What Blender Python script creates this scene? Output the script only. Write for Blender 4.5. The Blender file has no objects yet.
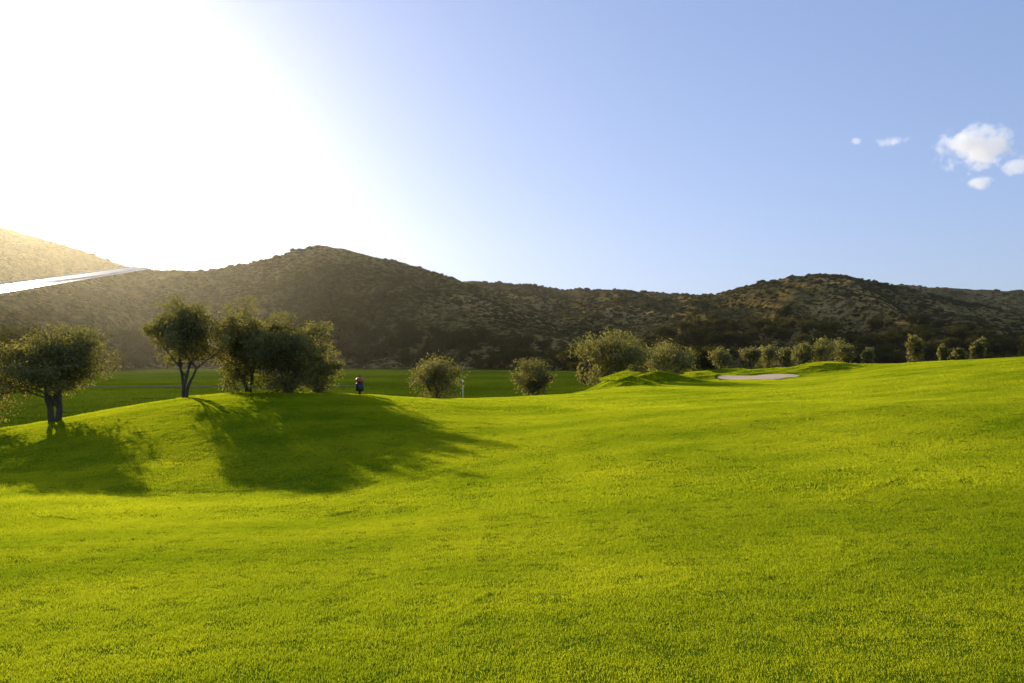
import bpy, math, random
import numpy as np
from mathutils import Vector, Matrix, noise as mn
random.seed(7); rng=np.random.default_rng(7)
sc=bpy.context.scene
sc.view_settings.view_transform='Standard'; sc.view_settings.look='None'; sc.view_settings.exposure=0; sc.view_settings.gamma=1
CH=2.2; F=796.4; HY=355.0
SUN_AZ=-31.5; SUN_EL=14.3
def link(o): sc.collection.objects.link(o); return o
# ---------------------------------------------------------------- camera
cd=bpy.data.cameras.new("camera"); cd.lens=28; cd.sensor_width=36; cd.clip_start=0.1; cd.clip_end=12000
cam=link(bpy.data.objects.new("camera",cd)); cam.location=(0,0,CH)
cam.rotation_euler=(math.radians(90)+math.atan((HY-341.5)/F),0,0); sc.camera=cam
# ---------------------------------------------------------------- light
az=math.radians(SUN_AZ); el=math.radians(SUN_EL)
sd=Vector((math.sin(az)*math.cos(el),math.cos(az)*math.cos(el),math.sin(el)))
sl=bpy.data.lights.new("sun",'SUN'); sl.energy=5.0; sl.angle=math.radians(0.5); sl.color=(1.0,0.88,0.64)
so=link(bpy.data.objects.new("sun",sl)); so.rotation_euler=sd.to_track_quat('Z','Y').to_euler(); so.location=(-60,100,60)
w=bpy.data.worlds.new("World"); sc.world=w; w.use_nodes=True
nt=w.node_tree; N=nt.nodes; L=nt.links; N.clear()
out=N.new('ShaderNodeOutputWorld'); bg=N.new('ShaderNodeBackground'); sky=N.new('ShaderNodeTexSky')
sky.sky_type='NISHITA'; sky.sun_disc=False; sky.sun_elevation=el; sky.sun_rotation=az
sky.altitude=200; sky.air_density=1.0; sky.dust_density=0.9; sky.ozone_density=1.5
gam=N.new('ShaderNodeGamma'); gam.inputs[1].default_value=0.53
tn=N.new('ShaderNodeMix'); tn.data_type='RGBA'; tn.blend_type='MULTIPLY'; tn.inputs[0].default_value=1; tn.inputs[7].default_value=(1.58,1.80,2.50,1)
bg.inputs[1].default_value=0.15
L.new(sky.outputs[0],gam.inputs[0]); L.new(gam.outputs[0],tn.inputs[6]); L.new(tn.outputs[2],bg.inputs[0]); L.new(bg.outputs[0],out.inputs[0])
# ---------------------------------------------------------------- material helpers
def mat(name):
    m=bpy.data.materials.new(name); m.use_nodes=True; m.node_tree.nodes.clear(); return m,m.node_tree.nodes,m.node_tree.links
def nd(Ns,t,**k):
    n=Ns.new(t)
    for a,b in k.items(): setattr(n,a,b)
    return n
def ramp(Ns,Ls,src,stops):
    r=Ns.new('ShaderNodeValToRGB'); e=r.color_ramp.elements
    while len(e)<len(stops): e.new(0.5)
    for i,(p,c) in enumerate(stops): e[i].position=p; e[i].color=(*c,1)
    Ls.new(src,r.inputs[0]); return r.outputs[0]
def noise_n(Ns,Ls,vec,scale,detail=4,rough=0.6):
    n=Ns.new('ShaderNodeTexNoise'); n.inputs['Scale'].default_value=scale; n.inputs['Detail'].default_value=detail; n.inputs['Roughness'].default_value=rough
    if vec is not None: Ls.new(vec,n.inputs['Vector'])
    return n.outputs['Fac']
def mix(Ns,Ls,a,b,f,mode='MIX'):
    m=Ns.new('ShaderNodeMix'); m.data_type='RGBA'; m.blend_type=mode
    for s,v in ((m.inputs[0],f),(m.inputs[6],a),(m.inputs[7],b)):
        if hasattr(v,'links'): Ls.new(v,s)
        elif isinstance(v,tuple): s.default_value=(*v,1)
        else: s.default_value=v
    return m.outputs[2]
def simple(name,col,rough=0.6,metal=0,scale=8,var=0.25):
    m,Ns,Ls=mat(name); o=nd(Ns,'ShaderNodeOutputMaterial'); p=nd(Ns,'ShaderNodeBsdfPrincipled'); tc=nd(Ns,'ShaderNodeTexCoord')
    f=noise_n(Ns,Ls,tc.outputs['Object'],scale)
    c=ramp(Ns,Ls,f,[(0.3,tuple(x*(1-var) for x in col)),(0.7,tuple(min(1,x*(1+var)) for x in col))])
    Ls.new(c,p.inputs['Base Color']); p.inputs['Roughness'].default_value=rough; p.inputs['Metallic'].default_value=metal
    Ls.new(p.outputs[0],o.inputs[0]); return m
def leafmat(name,d1,d2,t1,t2,tf=0.5,gl=0.06,big=0.12,wb=0.4,stripes=0):
    m,Ns,Ls=mat(name); o=nd(Ns,'ShaderNodeOutputMaterial'); g=nd(Ns,'ShaderNodeNewGeometry')
    f1=noise_n(Ns,Ls,g.outputs['Position'],big,6,.62)
    mr=nd(Ns,'ShaderNodeMapRange'); mr.inputs[1].default_value=0.36; mr.inputs[2].default_value=0.64; Ls.new(f1,mr.inputs[0])
    src=mr.outputs[0]
    if stripes:
        wv=nd(Ns,'ShaderNodeTexWave'); wv.inputs['Scale'].default_value=0.12; wv.inputs['Distortion'].default_value=1.5; wv.inputs['Detail'].default_value=1
        mp_=nd(Ns,'ShaderNodeMapping'); mp_.inputs['Rotation'].default_value=(0,0,math.radians(62)); Ls.new(g.outputs['Position'],mp_.inputs[0]); Ls.new(mp_.outputs[0],wv.inputs['Vector'])
        s1=nd(Ns,'ShaderNodeMath',operation='MULTIPLY'); Ls.new(src,s1.inputs[0]); s1.inputs[1].default_value=1-stripes
        s2=nd(Ns,'ShaderNodeMath',operation='MULTIPLY_ADD'); Ls.new(wv.outputs['Fac'],s2.inputs[0]); s2.inputs[1].default_value=stripes; Ls.new(s1.outputs[0],s2.inputs[2]); src=s2.outputs[0]
    a=nd(Ns,'ShaderNodeMath',operation='MULTIPLY_ADD'); Ls.new(g.outputs['Random Per Island'],a.inputs[0]); a.inputs[1].default_value=1-wb
    b=nd(Ns,'ShaderNodeMath',operation='MULTIPLY'); Ls.new(src,b.inputs[0]); b.inputs[1].default_value=wb
    Ls.new(b.outputs[0],a.inputs[2])
    cd_=mix(Ns,Ls,d1,d2,a.outputs[0]); ct=mix(Ns,Ls,t1,t2,a.outputs[0])
    D=nd(Ns,'ShaderNodeBsdfDiffuse'); T=nd(Ns,'ShaderNodeBsdfTranslucent')
    Ls.new(cd_,D.inputs[0]); Ls.new(ct,T.inputs[0])
    m1=nd(Ns,'ShaderNodeMixShader'); m1.inputs[0].default_value=tf; Ls.new(D.outputs[0],m1.inputs[1]); Ls.new(T.outputs[0],m1.inputs[2])
    last=m1
    if gl>0:
        G=nd(Ns,'ShaderNodeBsdfGlossy'); G.inputs['Roughness'].default_value=0.45; G.inputs['Color'].default_value=(1,1,.9,1)
        m2=nd(Ns,'ShaderNodeMixShader'); m2.inputs[0].default_value=gl; Ls.new(m1.outputs[0],m2.inputs[1]); Ls.new(G.outputs[0],m2.inputs[2]); last=m2
    Ls.new(last.outputs[0],o.inputs[0]); return m
# ---------------------------------------------------------------- mesh helper
def mesh_np(name,V,faces_list,mats,matidx=None,smooth=False):
    me=bpy.data.meshes.new(name); V=np.asarray(V,dtype=np.float32)
    me.vertices.add(len(V)); me.vertices.foreach_set('co',V.ravel())
    tot=[];idx=[]
    for f in faces_list:
        f=np.asarray(f)
        if len(f)==0: continue
        idx.append(f.ravel()); tot.append(np.full(len(f),f.shape[1]))
    idx=np.concatenate(idx); tot=np.concatenate(tot); st=np.concatenate([[0],np.cumsum(tot)[:-1]])
    me.loops.add(len(idx)); me.loops.foreach_set('vertex_index',idx.astype(np.int32))
    me.polygons.add(len(tot)); me.polygons.foreach_set('loop_start',st.astype(np.int32))
    try: me.polygons.foreach_set('loop_total',tot.astype(np.int32))
    except Exception: pass
    for m in mats: me.materials.append(m)
    if matidx is not None: me.polygons.foreach_set('material_index',np.asarray(matidx,dtype=np.int32))
    me.polygons.foreach_set('use_smooth',np.full(len(tot),smooth))
    me.update(); me.validate(); return me
# ---------------------------------------------------------------- terrain
cols={
-300:[(5,-2.2),(9,-2.4),(14,-2.8),(19,-3.2),(25,-3.3),(30,-3.3),(36,-3.5),(45,-4.2)],
0:[(5,-2.2),(9,-2.45),(14,-2.85),(19,-3.15),(23,-3.25),(27,-3.05),(30,-2.9),(33,-3.1),(40,-4.0),(48,-4.2)],
60:[(5,-2.2),(9,-2.45),(14,-2.85),(19,-3.2),(23,-3.25),(27,-2.85),(31,-2.5),(34,-2.6),(40,-3.8),(48,-4.2)],
130:[(5,-2.2),(9,-2.45),(14,-2.85),(19,-3.3),(23,-3.2),(28,-2.5),(33,-2.05),(37,-2.3),(44,-4.0),(50,-4.2)],
200:[(5,-2.2),(9,-2.45),(14,-2.9),(19,-3.35),(23,-3.15),(28,-2.35),(32,-1.8),(36,-1.6),(40,-2.0),(48,-3.9),(55,-4.2)],
330:[(5,-2.2),(9,-2.45),(14,-2.85),(19,-3.2),(23,-3.0),(28,-2.35),(32,-1.85),(36,-1.58),(40,-1.9),(48,-3.7),(60,-4.2)],
400:[(5,-2.2),(9,-2.4),(14,-2.75),(19,-3.0),(23,-2.85),(28,-2.4),(33,-2.05),(38,-1.9),(44,-2.5),(56,-4.1),(65,-4.2)],
460:[(5,-2.2),(9,-2.4),(14,-2.65),(19,-2.85),(23,-2.75),(28,-2.5),(35,-2.25),(42,-2.25),(50,-3.0),(60,-4.1),(70,-4.2)],
520:[(5,-2.2),(9,-2.4),(14,-2.6),(19,-2.75),(25,-2.6),(32,-2.42),(40,-2.3),(47,-2.35),(60,-3.9),(80,-4.2)],
620:[(5,-2.2),(9,-2.35),(14,-2.5),(19,-2.55),(25,-2.45),(29,-2.3),(35,-2.35),(50,-2.25),(60,-2.2),(68,-2.4),(82,-3.8),(95,-4.2)],
720:[(5,-2.2),(9,-2.35),(14,-2.45),(19,-2.42),(25,-2.25),(29,-1.98),(35,-2.2),(50,-2.2),(62,-2.35),(72,-2.35),(90,-1.95),(130,-2.5),(180,-3.0),(250,-4.2)],
820:[(5,-2.2),(9,-2.3),(14,-2.35),(19,-2.3),(25,-2.1),(29,-1.8),(35,-2.0),(50,-1.95),(62,-2.05),(72,-2.0),(90,-1.7),(130,-2.1),(180,-2.8),(250,-4.2)],
920:[(5,-2.2),(9,-2.3),(14,-2.3),(19,-2.2),(25,-1.95),(29,-1.66),(35,-1.78),(50,-1.25),(65,-.85),(80,-.7),(110,-1.4),(160,-2.6),(250,-4.2)],
1024:[(5,-2.2),(9,-2.25),(14,-2.25),(19,-2.15),(25,-1.8),(29,-1.5),(35,-1.45),(50,-.65),(60,-.22),(70,-.08),(85,-.3),(120,-1.6),(250,-4.2)],
1400:[(5,-2.2),(9,-2.2),(14,-2.1),(19,-2.0),(25,-1.6),(35,-1.0),(50,-.3),(60,.1),(75,.3),(100,-.3),(160,-2.6),(250,-4.2)]}
PX=np.linspace(-300,1400,171); LD=np.linspace(math.log(3),math.log(400),200)
ck=sorted(cols); tab=np.array([np.interp(np.exp(LD),[p[0] for p in cols[k]],[p[1] for p in cols[k]]) for k in ck])
G=np.array([[np.interp(p,ck,tab[:,j]) for j in range(len(LD))] for p in PX])
def sm(A,s,ax):
    r=int(3*s); k=np.exp(-np.arange(-r,r+1)**2/(2*s*s)); k/=k.sum()
    P=np.pad(A,[(r,r) if a==ax else (0,0) for a in (0,1)],mode='edge')
    return np.apply_along_axis(lambda v:np.convolve(v,k,'valid'),ax,P)
G=sm(G,2.6,1); G=sm(G,3.0,0)
def wp(px,d): return (px-512)/F*d
bumps=[(wp(622,60),60,1.8,2.2,.95),(wp(656,70),70,3.0,2.4,1.05),(wp(694,79),79,3,2.4,.75),(wp(722,88),88,4,2.6,.6),(wp(765,83),83,6.0,2.6,.45),
       (wp(822,80),80,3.4,2.4,.75),(wp(852,92),92,5,3,.4),(wp(885,75),80,7,4,0.2)]
def ground_h(x,y):
    x=np.asarray(x,dtype=float); y=np.asarray(y,dtype=float)
    yy=np.maximum(y,3.0); px=np.clip(512+F*x/yy,-300,1400); ld=np.clip(np.log(yy),LD[0],LD[-1])
    i=(px-PX[0])/(PX[1]-PX[0]); j=(ld-LD[0])/(LD[1]-LD[0])
    i0=np.clip(i.astype(int),0,len(PX)-2); j0=np.clip(j.astype(int),0,len(LD)-2); fi=i-i0; fj=j-j0
    h=G[i0,j0]*(1-fi)*(1-fj)+G[i0+1,j0]*fi*(1-fj)+G[i0,j0+1]*(1-fi)*fj+G[i0+1,j0+1]*fi*fj
    for bx,by,sx,sy,a in bumps: h=h+a*np.exp(-((x-bx)/sx)**2-((y-by)/sy)**2)
    h=h+0.035*np.sin(x*0.43+1.3)*np.sin(y*0.31+.4)+0.014*np.sin(x*0.9+y*0.5)+.012*np.sin(y*1.1-x*.35)
    return h+CH
def valley_mask(x,y):
    h=ground_h(x,y)-CH
    return np.clip((-3.35-h)/0.25,0,1)*np.clip((y-33)/4,0,1)
def axis(segs):
    o=[]
    for a,b,n in segs: o+=list(np.linspace(a,b,n,endpoint=False))
    o.append(segs[-1][1]); return np.array(o)
xs=axis([(-4000,-400,12),(-400,-100,40),(-100,-35,60),(-35,35,150),(35,100,60),(100,400,40),(400,4000,12)])
ys=axis([(-800,-40,8),(-40,2,30),(2,50,130),(50,110,120),(110,260,60),(260,800,25),(800,6000,14)])
X,Y=np.meshgrid(xs,ys); Z=ground_h(X,Y); nx=len(xs); ny=len(ys)
V=np.stack([X.ravel(),Y.ravel(),Z.ravel()],1)
q=np.arange(nx*ny).reshape(ny,nx); fc=np.stack([q[:-1,:-1],q[:-1,1:],q[1:,1:],q[1:,:-1]],-1).reshape(-1,4)
m,Ns,Ls=mat("fairway_turf"); gmat=m
o=nd(Ns,'ShaderNodeOutputMaterial'); p=nd(Ns,'ShaderNodeBsdfDiffuse'); g=nd(Ns,'ShaderNodeNewGeometry')
at=nd(Ns,'ShaderNodeAttribute',attribute_name='valley')
f=noise_n(Ns,Ls,g.outputs['Position'],0.15,6); f2=noise_n(Ns,Ls,g.outputs['Position'],6,5)
c=ramp(Ns,Ls,f,[(0.3,(0.09,0.14,0.005)),(0.7,(0.17,0.21,0.007))])
c=mix(Ns,Ls,c,(0.05,0.08,0.006),ramp(Ns,Ls,f2,[(0.35,(0.6,)*3),(0.65,(0,)*3)]))
cv=ramp(Ns,Ls,noise_n(Ns,Ls,g.outputs['Position'],0.05,6),[(0.35,(0.025,0.05,0.007)),(0.65,(0.055,0.085,0.01))])
c=mix(Ns,Ls,c,cv,at.outputs['Fac'])
Ls.new(c,p.inputs['Color'])
bp=nd(Ns,'ShaderNodeBump'); bp.inputs['Strength'].default_value=0.6; bp.inputs['Distance'].default_value=0.05; Ls.new(f2,bp.inputs['Height']); Ls.new(bp.outputs[0],p.inputs['Normal'])
Ls.new(p.outputs[0],o.inputs[0])
me=mesh_np("ground",V,[fc],[gmat],smooth=True)
a=me.attributes.new('valley','FLOAT','POINT'); a.data.foreach_set('value',valley_mask(V[:,0],V[:,1]).astype(np.float32))
link(bpy.data.objects.new("ground",me))
# ---------------------------------------------------------------- instancing
def instancer(name,P,R,S,proto):
    me=bpy.data.meshes.new(name); me.vertices.add(len(P)); me.vertices.foreach_set('co',np.asarray(P,dtype=np.float32).ravel())
    a=me.attributes.new('rot','FLOAT_VECTOR','POINT'); a.data.foreach_set('vector',np.asarray(R,dtype=np.float32).ravel())
    a=me.attributes.new('scl','FLOAT_VECTOR','POINT'); S=np.asarray(S,dtype=np.float32); S=np.repeat(S[:,None],3,1) if S.ndim==1 else S
    a.data.foreach_set('vector',S.ravel()); me.update()
    ob=link(bpy.data.objects.new(name,me))
    gt=bpy.data.node_groups.new(name+"_nodes",'GeometryNodeTree')
    gt.interface.new_socket('Geometry',in_out='INPUT',socket_type='NodeSocketGeometry'); gt.interface.new_socket('Geometry',in_out='OUTPUT',socket_type='NodeSocketGeometry')
    n=gt.nodes; gi=n.new('NodeGroupInput'); go=n.new('NodeGroupOutput'); ip=n.new('GeometryNodeInstanceOnPoints'); oi=n.new('GeometryNodeObjectInfo')
    oi.inputs['Object'].default_value=proto; oi.inputs['As Instance'].default_value=True
    ra=n.new('GeometryNodeInputNamedAttribute'); ra.data_type='FLOAT_VECTOR'; ra.inputs[0].default_value='rot'
    sa=n.new('GeometryNodeInputNamedAttribute'); sa.data_type='FLOAT_VECTOR'; sa.inputs[0].default_value='scl'
    l=gt.links; l.new(gi.outputs[0],ip.inputs['Points']); l.new(oi.outputs['Geometry'],ip.inputs['Instance'])
    l.new(ra.outputs[0],ip.inputs['Rotation']); l.new(sa.outputs[0],ip.inputs['Scale']); l.new(ip.outputs[0],go.inputs[0])
    md=ob.modifiers.new("scatter",'NODES'); md.node_group=gt
    return ob
# ---------------------------------------------------------------- grass
grass_m=leafmat("grass_blade",(0.035,0.07,0.003),(0.15,0.175,0.008),(0.22,0.37,0.006),(0.97,0.95,0.03),tf=0.62,gl=0.0,big=0.16,wb=.58,stripes=.25)
rough_m=leafmat("rough_grass_blade",(0.022,0.045,0.005),(0.045,0.07,0.008),(0.05,0.10,0.005),(0.18,0.24,0.014),tf=0.5,gl=0.0,big=0.03,wb=.7)
def patch(name,size,n,h,wd,seed,mt=None):
    r=np.random.default_rng(seed)
    x=r.uniform(-size/2,size/2,n); y=r.uniform(-size/2,size/2,n)
    cl=0.5+0.5*np.sin(x*17/size+seed)*np.sin(y*19/size+seed*2)
    hh=h*(0.7+0.3*cl)*r.uniform(0.5,1.25,n); a=r.uniform(0,2*np.pi,n); ww=wd*r.uniform(.7,1.3,n)/2
    la=r.uniform(0,2*np.pi,n); ln=r.uniform(0.1,0.75,n)*hh
    dx=np.cos(a)*ww; dy=np.sin(a)*ww; z0=np.full(n,-0.01)
    B=np.stack([x,y,z0],1); Dv=np.stack([dx,dy,0*dx],1); Ld=np.stack([np.cos(la)*ln,np.sin(la)*ln,0*ln],1)
    Hz=np.stack([0*hh,0*hh,hh],1)
    v=np.stack([B-Dv,B+Dv,B+Ld*.35+Hz*.6+Dv*.75,B+Ld*.35+Hz*.6-Dv*.75,B+Ld+Hz],1).reshape(-1,3)
    i=np.arange(n)*5
    qd=np.stack([i,i+1,i+2,i+3],1); tr=np.stack([i+3,i+2,i+4],1)
    return bpy.data.objects.new(name,mesh_np(name,v,[qd,tr],[mt or grass_m]))
def place(P2,e=0.4):
    x,y=P2[:,0],P2[:,1]
    z=ground_h(x,y); gx=(ground_h(x+e,y)-ground_h(x-e,y))/(2*e); gy=(ground_h(x,y+e)-ground_h(x,y-e))/(2*e)
    R=[]
    for a,b,t in zip(gx,gy,rng.uniform(0,2*np.pi,len(x))):
        nrm=Vector((-a,-b,1)).normalized(); qn=Vector((0,0,1)).rotation_difference(nrm)
        R.append((qn.to_matrix()@Matrix.Rotation(t,3,'Z')).to_euler())
    return np.stack([x,y,z],1),np.array([tuple(r) for r in R])
def field(y0,y1,step,pad=90):
    gx=np.arange(-240,240,step); gy=np.arange(y0,y1,step); A,B=np.meshgrid(gx,gy); A=A.ravel()+rng.uniform(-.08,.08,A.size)*step; B=B.ravel()+rng.uniform(-.08,.08,B.size)*step
    px=512+F*A/np.maximum(B,.5); k=(px>-pad)&(px<1024+pad); return np.stack([A[k],B[k]],1)
bunkers=[(wp(763,74.5),75.2,3.2,4.6)]
def scatter_grass(name,pts,protos,valley=False):
    vm=valley_mask(pts[:,0],pts[:,1]); k=(vm>=0.5) if valley else (vm<0.5)
    for bx,by,rx,ry in bunkers: k&=((pts[:,0]-bx)/(rx+1.25))**2+((pts[:,1]-by)/(ry+1.25))**2>1
    pts=pts[k]; P,R=place(pts,1.0 if valley else .4); which=rng.integers(0,len(protos),len(P))
    for i,pr in enumerate(protos):
        s=which==i; instancer(name,P[s],R[s],rng.uniform(.95,1.12,s.sum()),pr)
scatter_grass("grass",field(2.5,14,0.72,300),[patch("grass_tuft_a",1.0,7500,0.034,0.0036,s) for s in range(4)])
scatter_grass("grass",field(14,34,1.45,200),[patch("grass_tuft_b",2.0,9500,0.042,0.009,s+10) for s in range(4)])
scatter_grass("grass",field(34,125,1.7,120),[patch("grass_tuft_c",2.3,4200,0.055,0.018,s+20) for s in range(3)])
scatter_grass("rough_grass",field(38,240,4.4,100),[patch("rough_tuft",6.0,7000,0.16,0.05,s+30,rough_m) for s in range(3)],True)
# ---------------------------------------------------------------- sand bunker
sand=simple("bunker_sand",(0.70,0.48,0.26),0.95,scale=3,var=.14)
for bx,by,rx,ry in bunkers:
    vs=[];fs=[];nr=14;na=48
    for r in range(nr+1):
        for k in range(na):
            t=2*math.pi*k/na; s=(r/nr)*(1+.16*math.sin(2*t+1)+.12*math.sin(3*t)+.05*math.sin(7*t))
            x=bx+rx*s*math.cos(t); y=by+ry*s*math.sin(t); vs.append((x,y,float(ground_h(x,y))+0.07*(1-(r/nr)**6)))
    for r in range(nr):
        for k in range(na): fs.append((r*na+k,r*na+(k+1)%na,(r+1)*na+(k+1)%na,(r+1)*na+k))
    link(bpy.data.objects.new("sand_bunker",mesh_np("sand_bunker",vs,[fs],[sand],smooth=True)))
# ---------------------------------------------------------------- trees
bark=simple("olive_bark",(0.10,0.075,0.05),0.9,scale=14,var=.4)
leaf_o=leafmat("olive_leaf",(0.05,0.055,0.017),(0.17,0.16,0.06),(0.14,0.14,0.015),(0.66,0.55,0.10),tf=0.5,gl=0.03,big=1.2)
leaf_d=leafmat("scrub_leaf",(0.022,0.027,0.007),(0.085,0.075,0.02),(0.04,0.045,0.005),(0.22,0.18,0.025),tf=0.38,gl=0.0,big=0.03,wb=.6)
def make_tree(name,H,W,leaves,lsize,seed,crown0=0.3,stems=3,leafm=None,clump=0.13,fill=.6,gap=-.2):
    R=random.Random(seed); V=[];Fq=[];tips=[]
    def tube(pts,rads,ns=6):
        b=len(V)
        for i,(p,r) in enumerate(zip(pts,rads)):
            d=(pts[min(i+1,len(pts)-1)]-pts[max(i-1,0)]).normalized(); u=d.orthogonal().normalized(); v=d.cross(u)
            for k in range(ns):
                t=2*math.pi*k/ns; V.append(p+(u*math.cos(t)+v*math.sin(t))*r)
        for i in range(len(pts)-1):
            for k in range(ns): Fq.append((b+i*ns+k,b+i*ns+(k+1)%ns,b+(i+1)*ns+(k+1)%ns,b+(i+1)*ns+k))
    def grow(p,d,ln,r,lev):
        pts=[p];rad=[r];n=5
        for i in range(n):
            d=(d+Vector((R.gauss(0,.16),R.gauss(0,.16),R.gauss(0.03,.10)))).normalized(); p=p+d*ln/n; pts.append(p); rad.append(r*(1-.55*(i+1)/n))
            if lev>=2 and i>1: tips.append(p)
        tube(pts,rad,7 if lev==0 else 5)
        if lev>=3: tips.append(p); return
        nb=R.randint(3,4)
        for k in range(nb):
            i=R.randint(2,n) if k else n
            q=pts[i]; ang=R.uniform(0,2*math.pi); sp=R.uniform(.5,1.0)
            nd_=(d+Vector((math.cos(ang)*sp,math.sin(ang)*sp,R.uniform(-.15,.35)))).normalized()
            grow(q,nd_,ln*R.uniform(.6,.85),rad[i]*.7,lev+1)
    a0=R.uniform(0,6.28)
    for s in range(stems):
        a=a0+2*math.pi*s/stems+R.uniform(-.4,.4)
        grow(Vector((math.cos(a)*.06,math.sin(a)*.06,-.1)),Vector((math.cos(a)*.38,math.sin(a)*.38,1)).normalized(),1.2,.075,0)
    Va=np.array([tuple(v) for v in V]); T=np.array([tuple(t) for t in tips])
    mx=np.percentile(T[:,2],97); cx=(np.percentile(T[:,0],3)+np.percentile(T[:,0],97))/2*.8; cy=(np.percentile(T[:,1],3)+np.percentile(T[:,1],97))/2*.8
    wx=(np.percentile(T[:,0],97)-np.percentile(T[:,0],3)); wy=(np.percentile(T[:,1],97)-np.percentile(T[:,1],3))
    c=clump*W
    sz=(H-c*.8)/mx; sx=(W-c*1.6)/wx; sy=(W-c*1.6)/wy
    def tf(A):
        A=A.copy(); t=np.clip(A[:,2]/mx,0,1)[:,None]
        A[:,:2]-=t*np.array([[cx,cy]]); A[:,0]*=sx; A[:,1]*=sy; A[:,2]*=sz; return A
    Va=tf(Va); T=tf(T)
    r=np.random.default_rng(seed)
    T=T[T[:,2]>crown0*H]
    cs=T[r.random(len(T))<.6]
    nf=int(len(cs)*fill); d=r.normal(size=(nf,3)); d/=np.linalg.norm(d,axis=1)[:,None]
    zc=(crown0+1)/2*H; hz=(1-crown0)/2*H-c*.4
    if crown0<.1: zc=.40*H; hz=.58*H-c*.4
    a_=np.arctan2(d[:,1],d[:,0]); wob=1+.20*np.sin(a_*3+seed+d[:,2]*2)+.12*np.sin(a_*5+seed*2)
    E=d*(r.uniform(.35,1.0,nf)*.97)[:,None]; E=np.stack([E[:,0]*(W/2-c*.6)*wob,E[:,1]*(W/2-c*.6)*wob,E[:,2]*hz*(1+.15*np.sin(a_*2+seed))+zc],1)
    E=E[E[:,2]>c*.25]
    cs=np.concatenate([cs,E])
    fld=np.array([mn.noise(Vector((a*5.2/W,b*5.2/W,e*6.8/H+seed))) for a,b,e in cs]); cs=cs[fld>gap]
    crad=c*r.uniform(.3,1.05,len(cs))
    pw=crad**2; pw/=pw.sum(); which=r.choice(len(cs),leaves,p=pw); dirs=r.normal(size=(leaves,3)); dirs/=np.linalg.norm(dirs,axis=1)[:,None]
    rr=r.random(leaves)**.5; C=cs[which]+dirs*(crad[which]*rr)[:,None]*np.array([[1,1,.75]])
    C[:,2]=np.abs(C[:,2])+.02
    u=r.normal(size=(leaves,3)); u[:,2]+=.3; u/=np.linalg.norm(u,axis=1)[:,None]; v=np.cross(u,r.normal(size=(leaves,3))); v/=np.linalg.norm(v,axis=1)[:,None]
    s=lsize*r.uniform(.6,1.4,leaves)[:,None]
    Lv=np.stack([C-u*s,C+v*s*.4,C+u*s,C-v*s*.4],1).reshape(-1,3); i=np.arange(leaves)*4+len(Va)
    Lf=np.stack([i,i+1,i+2,i+3],1)
    mi=np.concatenate([np.zeros(len(Fq)),np.ones(leaves)])
    return mesh_np(name,np.concatenate([Va,Lv]),[np.array(Fq),Lf],[bark,leafm or leaf_o],mi)
def put(name,me,px,d,rz=0,dz=-.05,s=1):
    ob=link(bpy.data.objects.new(name,me)); x=wp(px,d); ob.location=(x,d,float(ground_h(x,d))+dz); ob.rotation_euler=(0,0,rz); ob.scale=(s,s,s); return ob
def tree(px,d,Hp,Wp,seed,leaves=13000,ls=.055,**k):
    me=make_tree("olive_tree",Hp*d/F,Wp*d/F,leaves,ls,seed,**k); return put("olive_tree",me,px,d)
tree(56,32,100,116,11,30000,.06,crown0=.22,stems=2,gap=-.3,fill=.9)
tree(-30,33,84,96,12,14000,.06,crown0=.05,fill=1.2)
tree(186,36,100,88,13,23000,.06,crown0=.27,stems=3,fill=.9)
tree(250,37.5,90,78,14,25000,.06,crown0=.03,stems=3,fill=1.4,gap=-.14)
tree(289,36.5,76,80,15,24000,.06,crown0=.02,stems=4,fill=1.4,gap=-.14)
tree(318,38,50,46,16,9000,.06,crown0=.02,stems=3,fill=1.5)
tree(436,74,48,58,17,9000,.10,crown0=.04,stems=3,clump=.18,fill=1)
tree(532,74,42,46,18,8000,.10,crown0=.04,stems=3,clump=.18,fill=1)
tree(608,70,60,72,19,14000,.10,crown0=.0,stems=4,clump=.15,fill=1)
tree(634,74,50,40,26,7000,.10,crown0=.0,stems=3,clump=.18,fill=1)
tree(668,92,44,60,20,8000,.13,crown0=.0,stems=4,clump=.17,fill=1)
tree(720,150,24,26,21,2500,.2,crown0=.0,stems=3,clump=.2)
for i,(px,d,h,wd) in enumerate([(750,160,18,22),(768,165,20,24),(786,160,17,20),(802,150,22,24),(822,150,27,32),(843,155,22,22),(915,125,27,20),(943,125,17,12),(978,120,23,15),(695,170,14,20),(585,110,18,16),(958,125,14,14),(760,175,18,22),(836,165,24,24),(868,150,16,14)]):
    tree(px,d,h+5,wd,30+i,2600,.2,crown0=.0,stems=3,clump=.2)
# ---------------------------------------------------------------- hills
m,Ns,Ls=mat("hill_scrubland"); hmat=m
o=nd(Ns,'ShaderNodeOutputMaterial'); p=nd(Ns,'ShaderNodeBsdfDiffuse'); g=nd(Ns,'ShaderNodeNewGeometry')
fb=noise_n(Ns,Ls,g.outputs['Position'],0.015,6); fs_=noise_n(Ns,Ls,g.outputs['Position'],0.4,6,.7)
c=ramp(Ns,Ls,fb,[(0.36,(0.12,0.09,0.026)),(0.5,(0.27,0.18,0.05)),(0.62,(0.48,0.31,0.10))])
c=mix(Ns,Ls,c,(0.04,0.04,0.01),ramp(Ns,Ls,fs_,[(0.45,(0,)*3),(0.56,(.85,)*3)]))
Ls.new(c,p.inputs['Color'])
bp=nd(Ns,'ShaderNodeBump'); bp.inputs['Strength'].default_value=1; bp.inputs['Distance'].default_value=2.0; Ls.new(fs_,bp.inputs['Height']); Ls.new(bp.outputs[0],p.inputs['Normal'])
Ls.new(p.outputs[0],o.inputs[0])
shP=[];shS=[];trP=[];trS=[]
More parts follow.
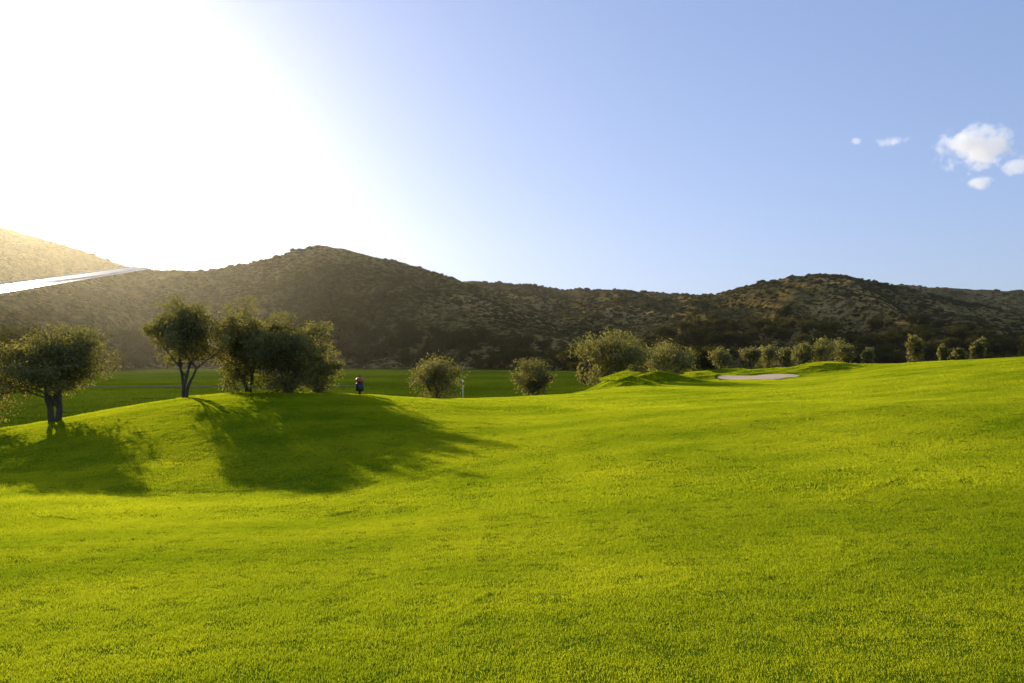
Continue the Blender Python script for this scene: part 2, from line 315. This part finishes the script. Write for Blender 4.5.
def hill(name,crest,Fr,gul,seed,step=2.0,nshrub=3000,tback=1.7,ntree=0,ex=1.05):
    c=np.array(crest,dtype=float); px=np.arange(c[0,0],c[-1,0]+step,step)
    def smi(col):
        v=np.interp(px,c[:,0],c[:,col]); k=np.exp(-np.arange(-9,10)**2/(2*3.**2)); k/=k.sum(); return np.convolve(np.pad(v,9,mode='edge'),k,'valid')
    cy=smi(1); D=smi(2); ch=(HY-cy)/F*D
    ts=np.concatenate([np.linspace(0,1,90),np.linspace(1,tback,30)[1:]])
    foot=-4.9
    Vv=np.zeros((len(ts),len(px),3))
    for i in range(len(px)):
        for j,t in enumerate(ts):
            z=D[i]-Fr*(1-t); x=(px[i]-512)/F*z
            s=(t**ex if t<=1 else 1-((t-1)/(tback-1))**1.5)
            hh=foot+(ch[i]-foot)*s
            env=4*t*(1-t) if t<1 else 0
            n1=mn.fractal(Vector((x*.014+seed,z*.007,seed)),1,2,4)
            n2=mn.fractal(Vector((x*.08,z*.08,seed+5)),1,2,4)
            hh+=gul*(-abs(n1)*1.6+.3)*max(env,0)*(ch[i]-foot)/50+ n2*1.0*min(1,t*4+.1)
            Vv[j,i]=(x,z,hh+CH)
    nj,ni=Vv.shape[:2]; q=np.arange(nj*ni).reshape(nj,ni); fc=np.stack([q[:-1,:-1],q[:-1,1:],q[1:,1:],q[1:,:-1]],-1).reshape(-1,4)
    link(bpy.data.objects.new(name,mesh_np(name,Vv.reshape(-1,3),[fc],[hmat],smooth=True)))
    r=np.random.default_rng(seed)
    n=nshrub*4; tj=r.uniform(0.02,1.03,n)*89; ti=r.uniform(0,ni-2,n)
    j0=np.clip(tj.astype(int),0,nj-2); i0=ti.astype(int); P=Vv[j0,i0]+(Vv[j0+1,i0]-Vv[j0,i0])*(tj-j0)[:,None]+(Vv[j0,i0+1]-Vv[j0,i0])*(ti-i0)[:,None]
    dens=np.array([mn.fractal(Vector((a*.02,b*.02,seed)),1,2,3) for a,b in P[:,:2]])
    k=(r.random(n)<np.clip(.30+dens*.7+.30*(1-tj/89),.04,1)); P=P[k][:int(nshrub*2)]
    shP.append(P); shS.append(r.uniform(.35,.9,len(P))*(1+.9*(r.random(len(P))<.1))*np.clip(P[:,1]/400,.7,1.4))
    if ntree:
        tj=r.uniform(0.0,.26,ntree)*89; ti=r.uniform(0,ni-2,ntree); P=Vv[tj.astype(int),ti.astype(int)]; P[:,2]=np.maximum(P[:,2],ground_h(P[:,0],P[:,1])); trP.append(P); trS.append(r.uniform(.6,1.25,ntree))
hill("hill",[(-700,330,250),(-300,315,250),(0,295,262),(148,270,400),(205,271,400),(240,265,400),(275,257,400),(300,248,400),(322,244,400),(345,250,400),(400,262,400),(430,270,395),(470,284,385),(520,303,370),(580,326,350),(640,346,330),(720,366,310)],150,9,3,nshrub=9000,ntree=620,ex=.95)
hill("hill",[(380,310,560),(430,286,560),(470,281,560),(500,283,560),(540,286,560),(560,290,560),(600,290,560),(700,295,560),(760,300,560),(840,330,560)],300,12,9,nshrub=5000,ex=.75)
hill("hill",[(590,356,360),(640,330,410),(690,299,440),(720,294,450),(745,287,450),(790,277,450),(820,274,450),(850,277,450),(900,287,450),(960,301,440),(1024,316,430),(1150,335,420),(1400,350,400)],210,14,14,nshrub=6500,ntree=480,ex=.72)
hill("hill",[(780,310,680),(850,292,680),(900,284,680),(960,289,680),(1024,291,680),(1200,285,680),(1700,300,680)],240,11,21,nshrub=4000)
hill("hill",[(-900,150,620),(-300,165,620),(-100,203,620),(0,227,620),(40,238,620),(80,250,620),(130,268,620),(180,285,600),(280,305,580)],300,9,27,nshrub=3500)
def shrub_blob(name,seed):
    r=np.random.default_rng(seed); n=90; d=r.normal(size=(n,3)); d/=np.linalg.norm(d,axis=1)[:,None]; d[:,2]=np.abs(d[:,2])*1.0
    C=d*r.uniform(.45,1.0,n)[:,None]*np.array([[1,1,.8]]); u=r.normal(size=(n,3)); u/=np.linalg.norm(u,axis=1)[:,None]; v=np.cross(u,d); v/=np.linalg.norm(v,axis=1)[:,None]+1e-6
    s=.34; Lv=np.stack([C-u*s,C+v*s*.7,C+u*s,C-v*s*.7],1).reshape(-1,3); i=np.arange(n)*4
    return bpy.data.objects.new(name,mesh_np(name,Lv,[np.stack([i,i+1,i+2,i+3],1)],[leaf_d]))
P=np.concatenate(shP); S=np.concatenate(shS); wh=rng.integers(0,3,len(P))
for i in range(3):
    s=wh==i; n=s.sum(); sc3=np.stack([S[s]*rng.uniform(.9,1.6,n),S[s]*rng.uniform(.9,1.6,n),S[s]],1)
    instancer("hillside_shrubs",P[s],np.stack([0*S[s],0*S[s],rng.uniform(0,6.28,n)],1),sc3,shrub_blob("shrub_proto",i))
P=np.concatenate(trP); S=np.concatenate(trS); wh=rng.integers(0,3,len(P))
for i in range(3):
    pr=bpy.data.objects.new("tree_proto",make_tree("tree_proto",4.5,5.0,1500,.24,60+i,crown0=0.0,stems=3,leafm=leaf_d,clump=.2))
    s=wh==i; n=s.sum(); instancer("distant_trees",P[s],np.stack([0*S[s],0*S[s],rng.uniform(0,6.28,n)],1),S[s],pr)
# ---------------------------------------------------------------- highway on the left hill
asph=simple("road_surface",(0.42,0.40,0.37),0.35,scale=.5,var=.15); steel=simple("galvanised_steel",(.55,.55,.55),.35,.8); white=simple("white_paint",(.8,.8,.78),.5)
hw=bpy.data.objects.new("highway",None); link(hw)
rp=[]
for i in range(61):
    t=i/60; px=-260+(150+260)*t
    y=np.interp(px,[-260,0,150],[314,294.5,269.5]); d=np.interp(px,[-260,0,150],[235,262,402])-4
    rp.append(Vector((wp(px,d),d,(HY-y)/F*d+CH+.5)))
def strip(name,o0,z0,o1,z1,mt):
    vs=[];fs=[]
    for i,p in enumerate(rp):
        d=(rp[min(i+1,60)]-rp[max(i-1,0)]); d.z=0; d.normalize(); nn=Vector((-d.y,d.x,0))
        vs.extend([p+nn*o0+Vector((0,0,z0)),p+nn*o1+Vector((0,0,z1))])
    for i in range(60): fs.append((2*i,2*i+2,2*i+3,2*i+1))
    ob=link(bpy.data.objects.new(name,mesh_np(name,[tuple(v) for v in vs],[fs],[mt]))); ob.parent=hw; return ob
strip("carriageway",0,0,8.5,1.1,asph); strip("embankment",-6,-5,0,-.02,hmat); strip("verge",8.5,1.08,13,-3,hmat)
strip("guard_rail",-.1,.55,-.1,.9,steel); strip("far_guard_rail",8.6,1.5,8.6,1.9,steel)
vs=[];fs=[]
for i,p in enumerate(rp):
    if i<60:
      for k in (0,.5):
        q0=p.lerp(rp[i+1],k); b=len(vs)
        for a,bq in ((-.08,-.08),(.08,-.08),(.08,.08),(-.08,.08)):
            vs.append((q0.x+a,q0.y+bq-.15,q0.z-.4)); vs.append((q0.x+a,q0.y+bq-.15,q0.z+.95))
        for k4 in range(4): fs.append((b+2*k4,b+2*((k4+1)%4),b+2*((k4+1)%4)+1,b+2*k4+1))
        fs.append((b+1,b+3,b+5,b+7))
ob=link(bpy.data.objects.new("rail_posts",mesh_np("rail_posts",vs,[fs],[steel]))); ob.parent=hw
# ---------------------------------------------------------------- cart path in valley
vs=[];fs=[]
m,Ns,Ls=mat("path_asphalt"); o=nd(Ns,'ShaderNodeOutputMaterial'); p=nd(Ns,'ShaderNodeBsdfDiffuse'); g=nd(Ns,'ShaderNodeNewGeometry')
Ls.new(ramp(Ns,Ls,noise_n(Ns,Ls,g.outputs['Position'],1.5,4),[(.3,(.10,.085,.065)),(.7,(.17,.14,.10))]),p.inputs[0]); Ls.new(p.outputs[0],o.inputs[0]); pathm=m
n=90
for i in range(n+1):
    px=-200+560*i/n; d=98+8*(i/n)+2*math.sin(i*.07)
    for k,(off,dz) in enumerate(((-1.4,-.1),(-1.4,.17),(1.4,.19),(1.4,-.1))):
        x=wp(px,d); vs.append((x,d+off,float(ground_h(x,d+off))+dz))
for i in range(n):
    for k in range(3): fs.append((4*i+k,4*i+4+k,4*i+5+k,4*i+1+k))
link(bpy.data.objects.new("cart_path",mesh_np("cart_path",vs,[fs],[pathm])))
# ---------------------------------------------------------------- ball washer + marker post
def lathe(name,prof,mt,parent,seg=20,loc=(0,0,0)):
    vs=[];fs=[]
    for r,z in prof:
        for k in range(seg): vs.append((r*math.cos(2*math.pi*k/seg)+loc[0],r*math.sin(2*math.pi*k/seg)+loc[1],z+loc[2]))
    for i in range(len(prof)-1):
        for k in range(seg): fs.append((i*seg+k,i*seg+(k+1)%seg,(i+1)*seg+(k+1)%seg,(i+1)*seg+k))
    ob=link(bpy.data.objects.new(name,mesh_np(name,vs,[fs],[mt],smooth=True))); ob.parent=parent; return ob
dark=simple("dark_plastic",(.025,.025,.03),.5); red=simple("red_lid",(.45,.09,.04),.45)
bw=link(bpy.data.objects.new("ball_washer",None)); x=wp(360,37); bw.location=(x,37,float(ground_h(x,37)))
lathe("post",[(.0,0),(.05,0),(.05,.4),(.0,.4)],dark,bw)
lathe("body",[(0,.18),(.15,.18),(.19,.22),(.18,.55),(.12,.58),(0,.58)],dark,bw)
lathe("lid",[(0,.585),(.1,.585),(.18,.62),(.20,.70),(.16,.79),(.07,.83),(0,.84)],red,bw)
lathe("handle",[(0,.835),(.02,.835),(.02,.90),(.035,.92),(0,.94)],dark,bw)
mp=link(bpy.data.objects.new("marker_post",None)); x=wp(463,44); mp.location=(x,44,float(ground_h(x,44)))
lathe("pole",[(0,-.1),(.03,-.1),(.03,1.05),(.02,1.1),(0,1.1)],white,mp); lathe("band",[(.032,.8),(.032,.95)],red,mp)
# ---------------------------------------------------------------- clouds (volumes)
m,Ns,Ls=mat("cloud_vapour"); o=nd(Ns,'ShaderNodeOutputMaterial'); v=nd(Ns,'ShaderNodeVolumePrincipled'); tc=nd(Ns,'ShaderNodeTexCoord'); gg=nd(Ns,'ShaderNodeNewGeometry')
ln=nd(Ns,'ShaderNodeVectorMath',operation='LENGTH'); Ls.new(tc.outputs['Object'],ln.inputs[0])
nf=noise_n(Ns,Ls,gg.outputs['Position'],.014,5,.58)
a=nd(Ns,'ShaderNodeMath',operation='MULTIPLY_ADD'); Ls.new(nf,a.inputs[0]); a.inputs[1].default_value=2.4; a.inputs[2].default_value=-.6
b=nd(Ns,'ShaderNodeMath',operation='SUBTRACT'); Ls.new(a.outputs[0],b.inputs[0]); Ls.new(ln.outputs['Value'],b.inputs[1])
c=nd(Ns,'ShaderNodeMath',operation='MULTIPLY'); c.use_clamp=True; Ls.new(b.outputs[0],c.inputs[0]); c.inputs[1].default_value=1.6
d=nd(Ns,'ShaderNodeMath',operation='MULTIPLY'); Ls.new(c.outputs[0],d.inputs[0]); d.inputs[1].default_value=.035
Ls.new(d.outputs[0],v.inputs['Density']); v.inputs['Color'].default_value=(1,1,1,1); v.inputs['Anisotropy'].default_value=.2
e=nd(Ns,'ShaderNodeMath',operation='MULTIPLY'); Ls.new(d.outputs[0],e.inputs[0]); e.inputs[1].default_value=.4
Ls.new(e.outputs[0],v.inputs['Emission Strength']); v.inputs['Emission Color'].default_value=(1,.98,.97,1)  # clouds glow slightly: emission stands in for sunlight scattered repeatedly inside them
Ls.new(v.outputs[0],o.inputs['Volume'])
import bmesh
for px,y,wd,ht in [(978,146,100,62),(897,141,40,18),(858,140,18,12),(1022,163,50,26),(982,182,44,22)]:
    dd=3000; me=bpy.data.meshes.new("cloud"); bm=bmesh.new(); bmesh.ops.create_icosphere(bm,subdivisions=3,radius=1); bm.to_mesh(me); bm.free(); me.materials.append(m)
    ob=link(bpy.data.objects.new("cloud",me)); ob.location=(wp(px,dd),dd,(HY-y)/F*dd+CH); s=dd/F/2; ob.scale=(wd*s,wd*s*.8,ht*s)
# ---------------------------------------------------------------- evening haze: a real, even volume of air over the valley
m,Ns,Ls=mat("haze_air"); o=nd(Ns,'ShaderNodeOutputMaterial'); v=nd(Ns,'ShaderNodeVolumeScatter')
v.inputs['Color'].default_value=(1,.88,.66,1); v.inputs['Density'].default_value=.00017; v.inputs['Anisotropy'].default_value=.8
Ls.new(v.outputs[0],o.inputs['Volume'])
me=bpy.data.meshes.new("haze"); bm=bmesh.new(); bmesh.ops.create_cube(bm,size=1); bm.to_mesh(me); bm.free(); me.materials.append(m)
ob=link(bpy.data.objects.new("haze",me)); ob.scale=(2600,900,160); ob.location=(0,115+450,60)
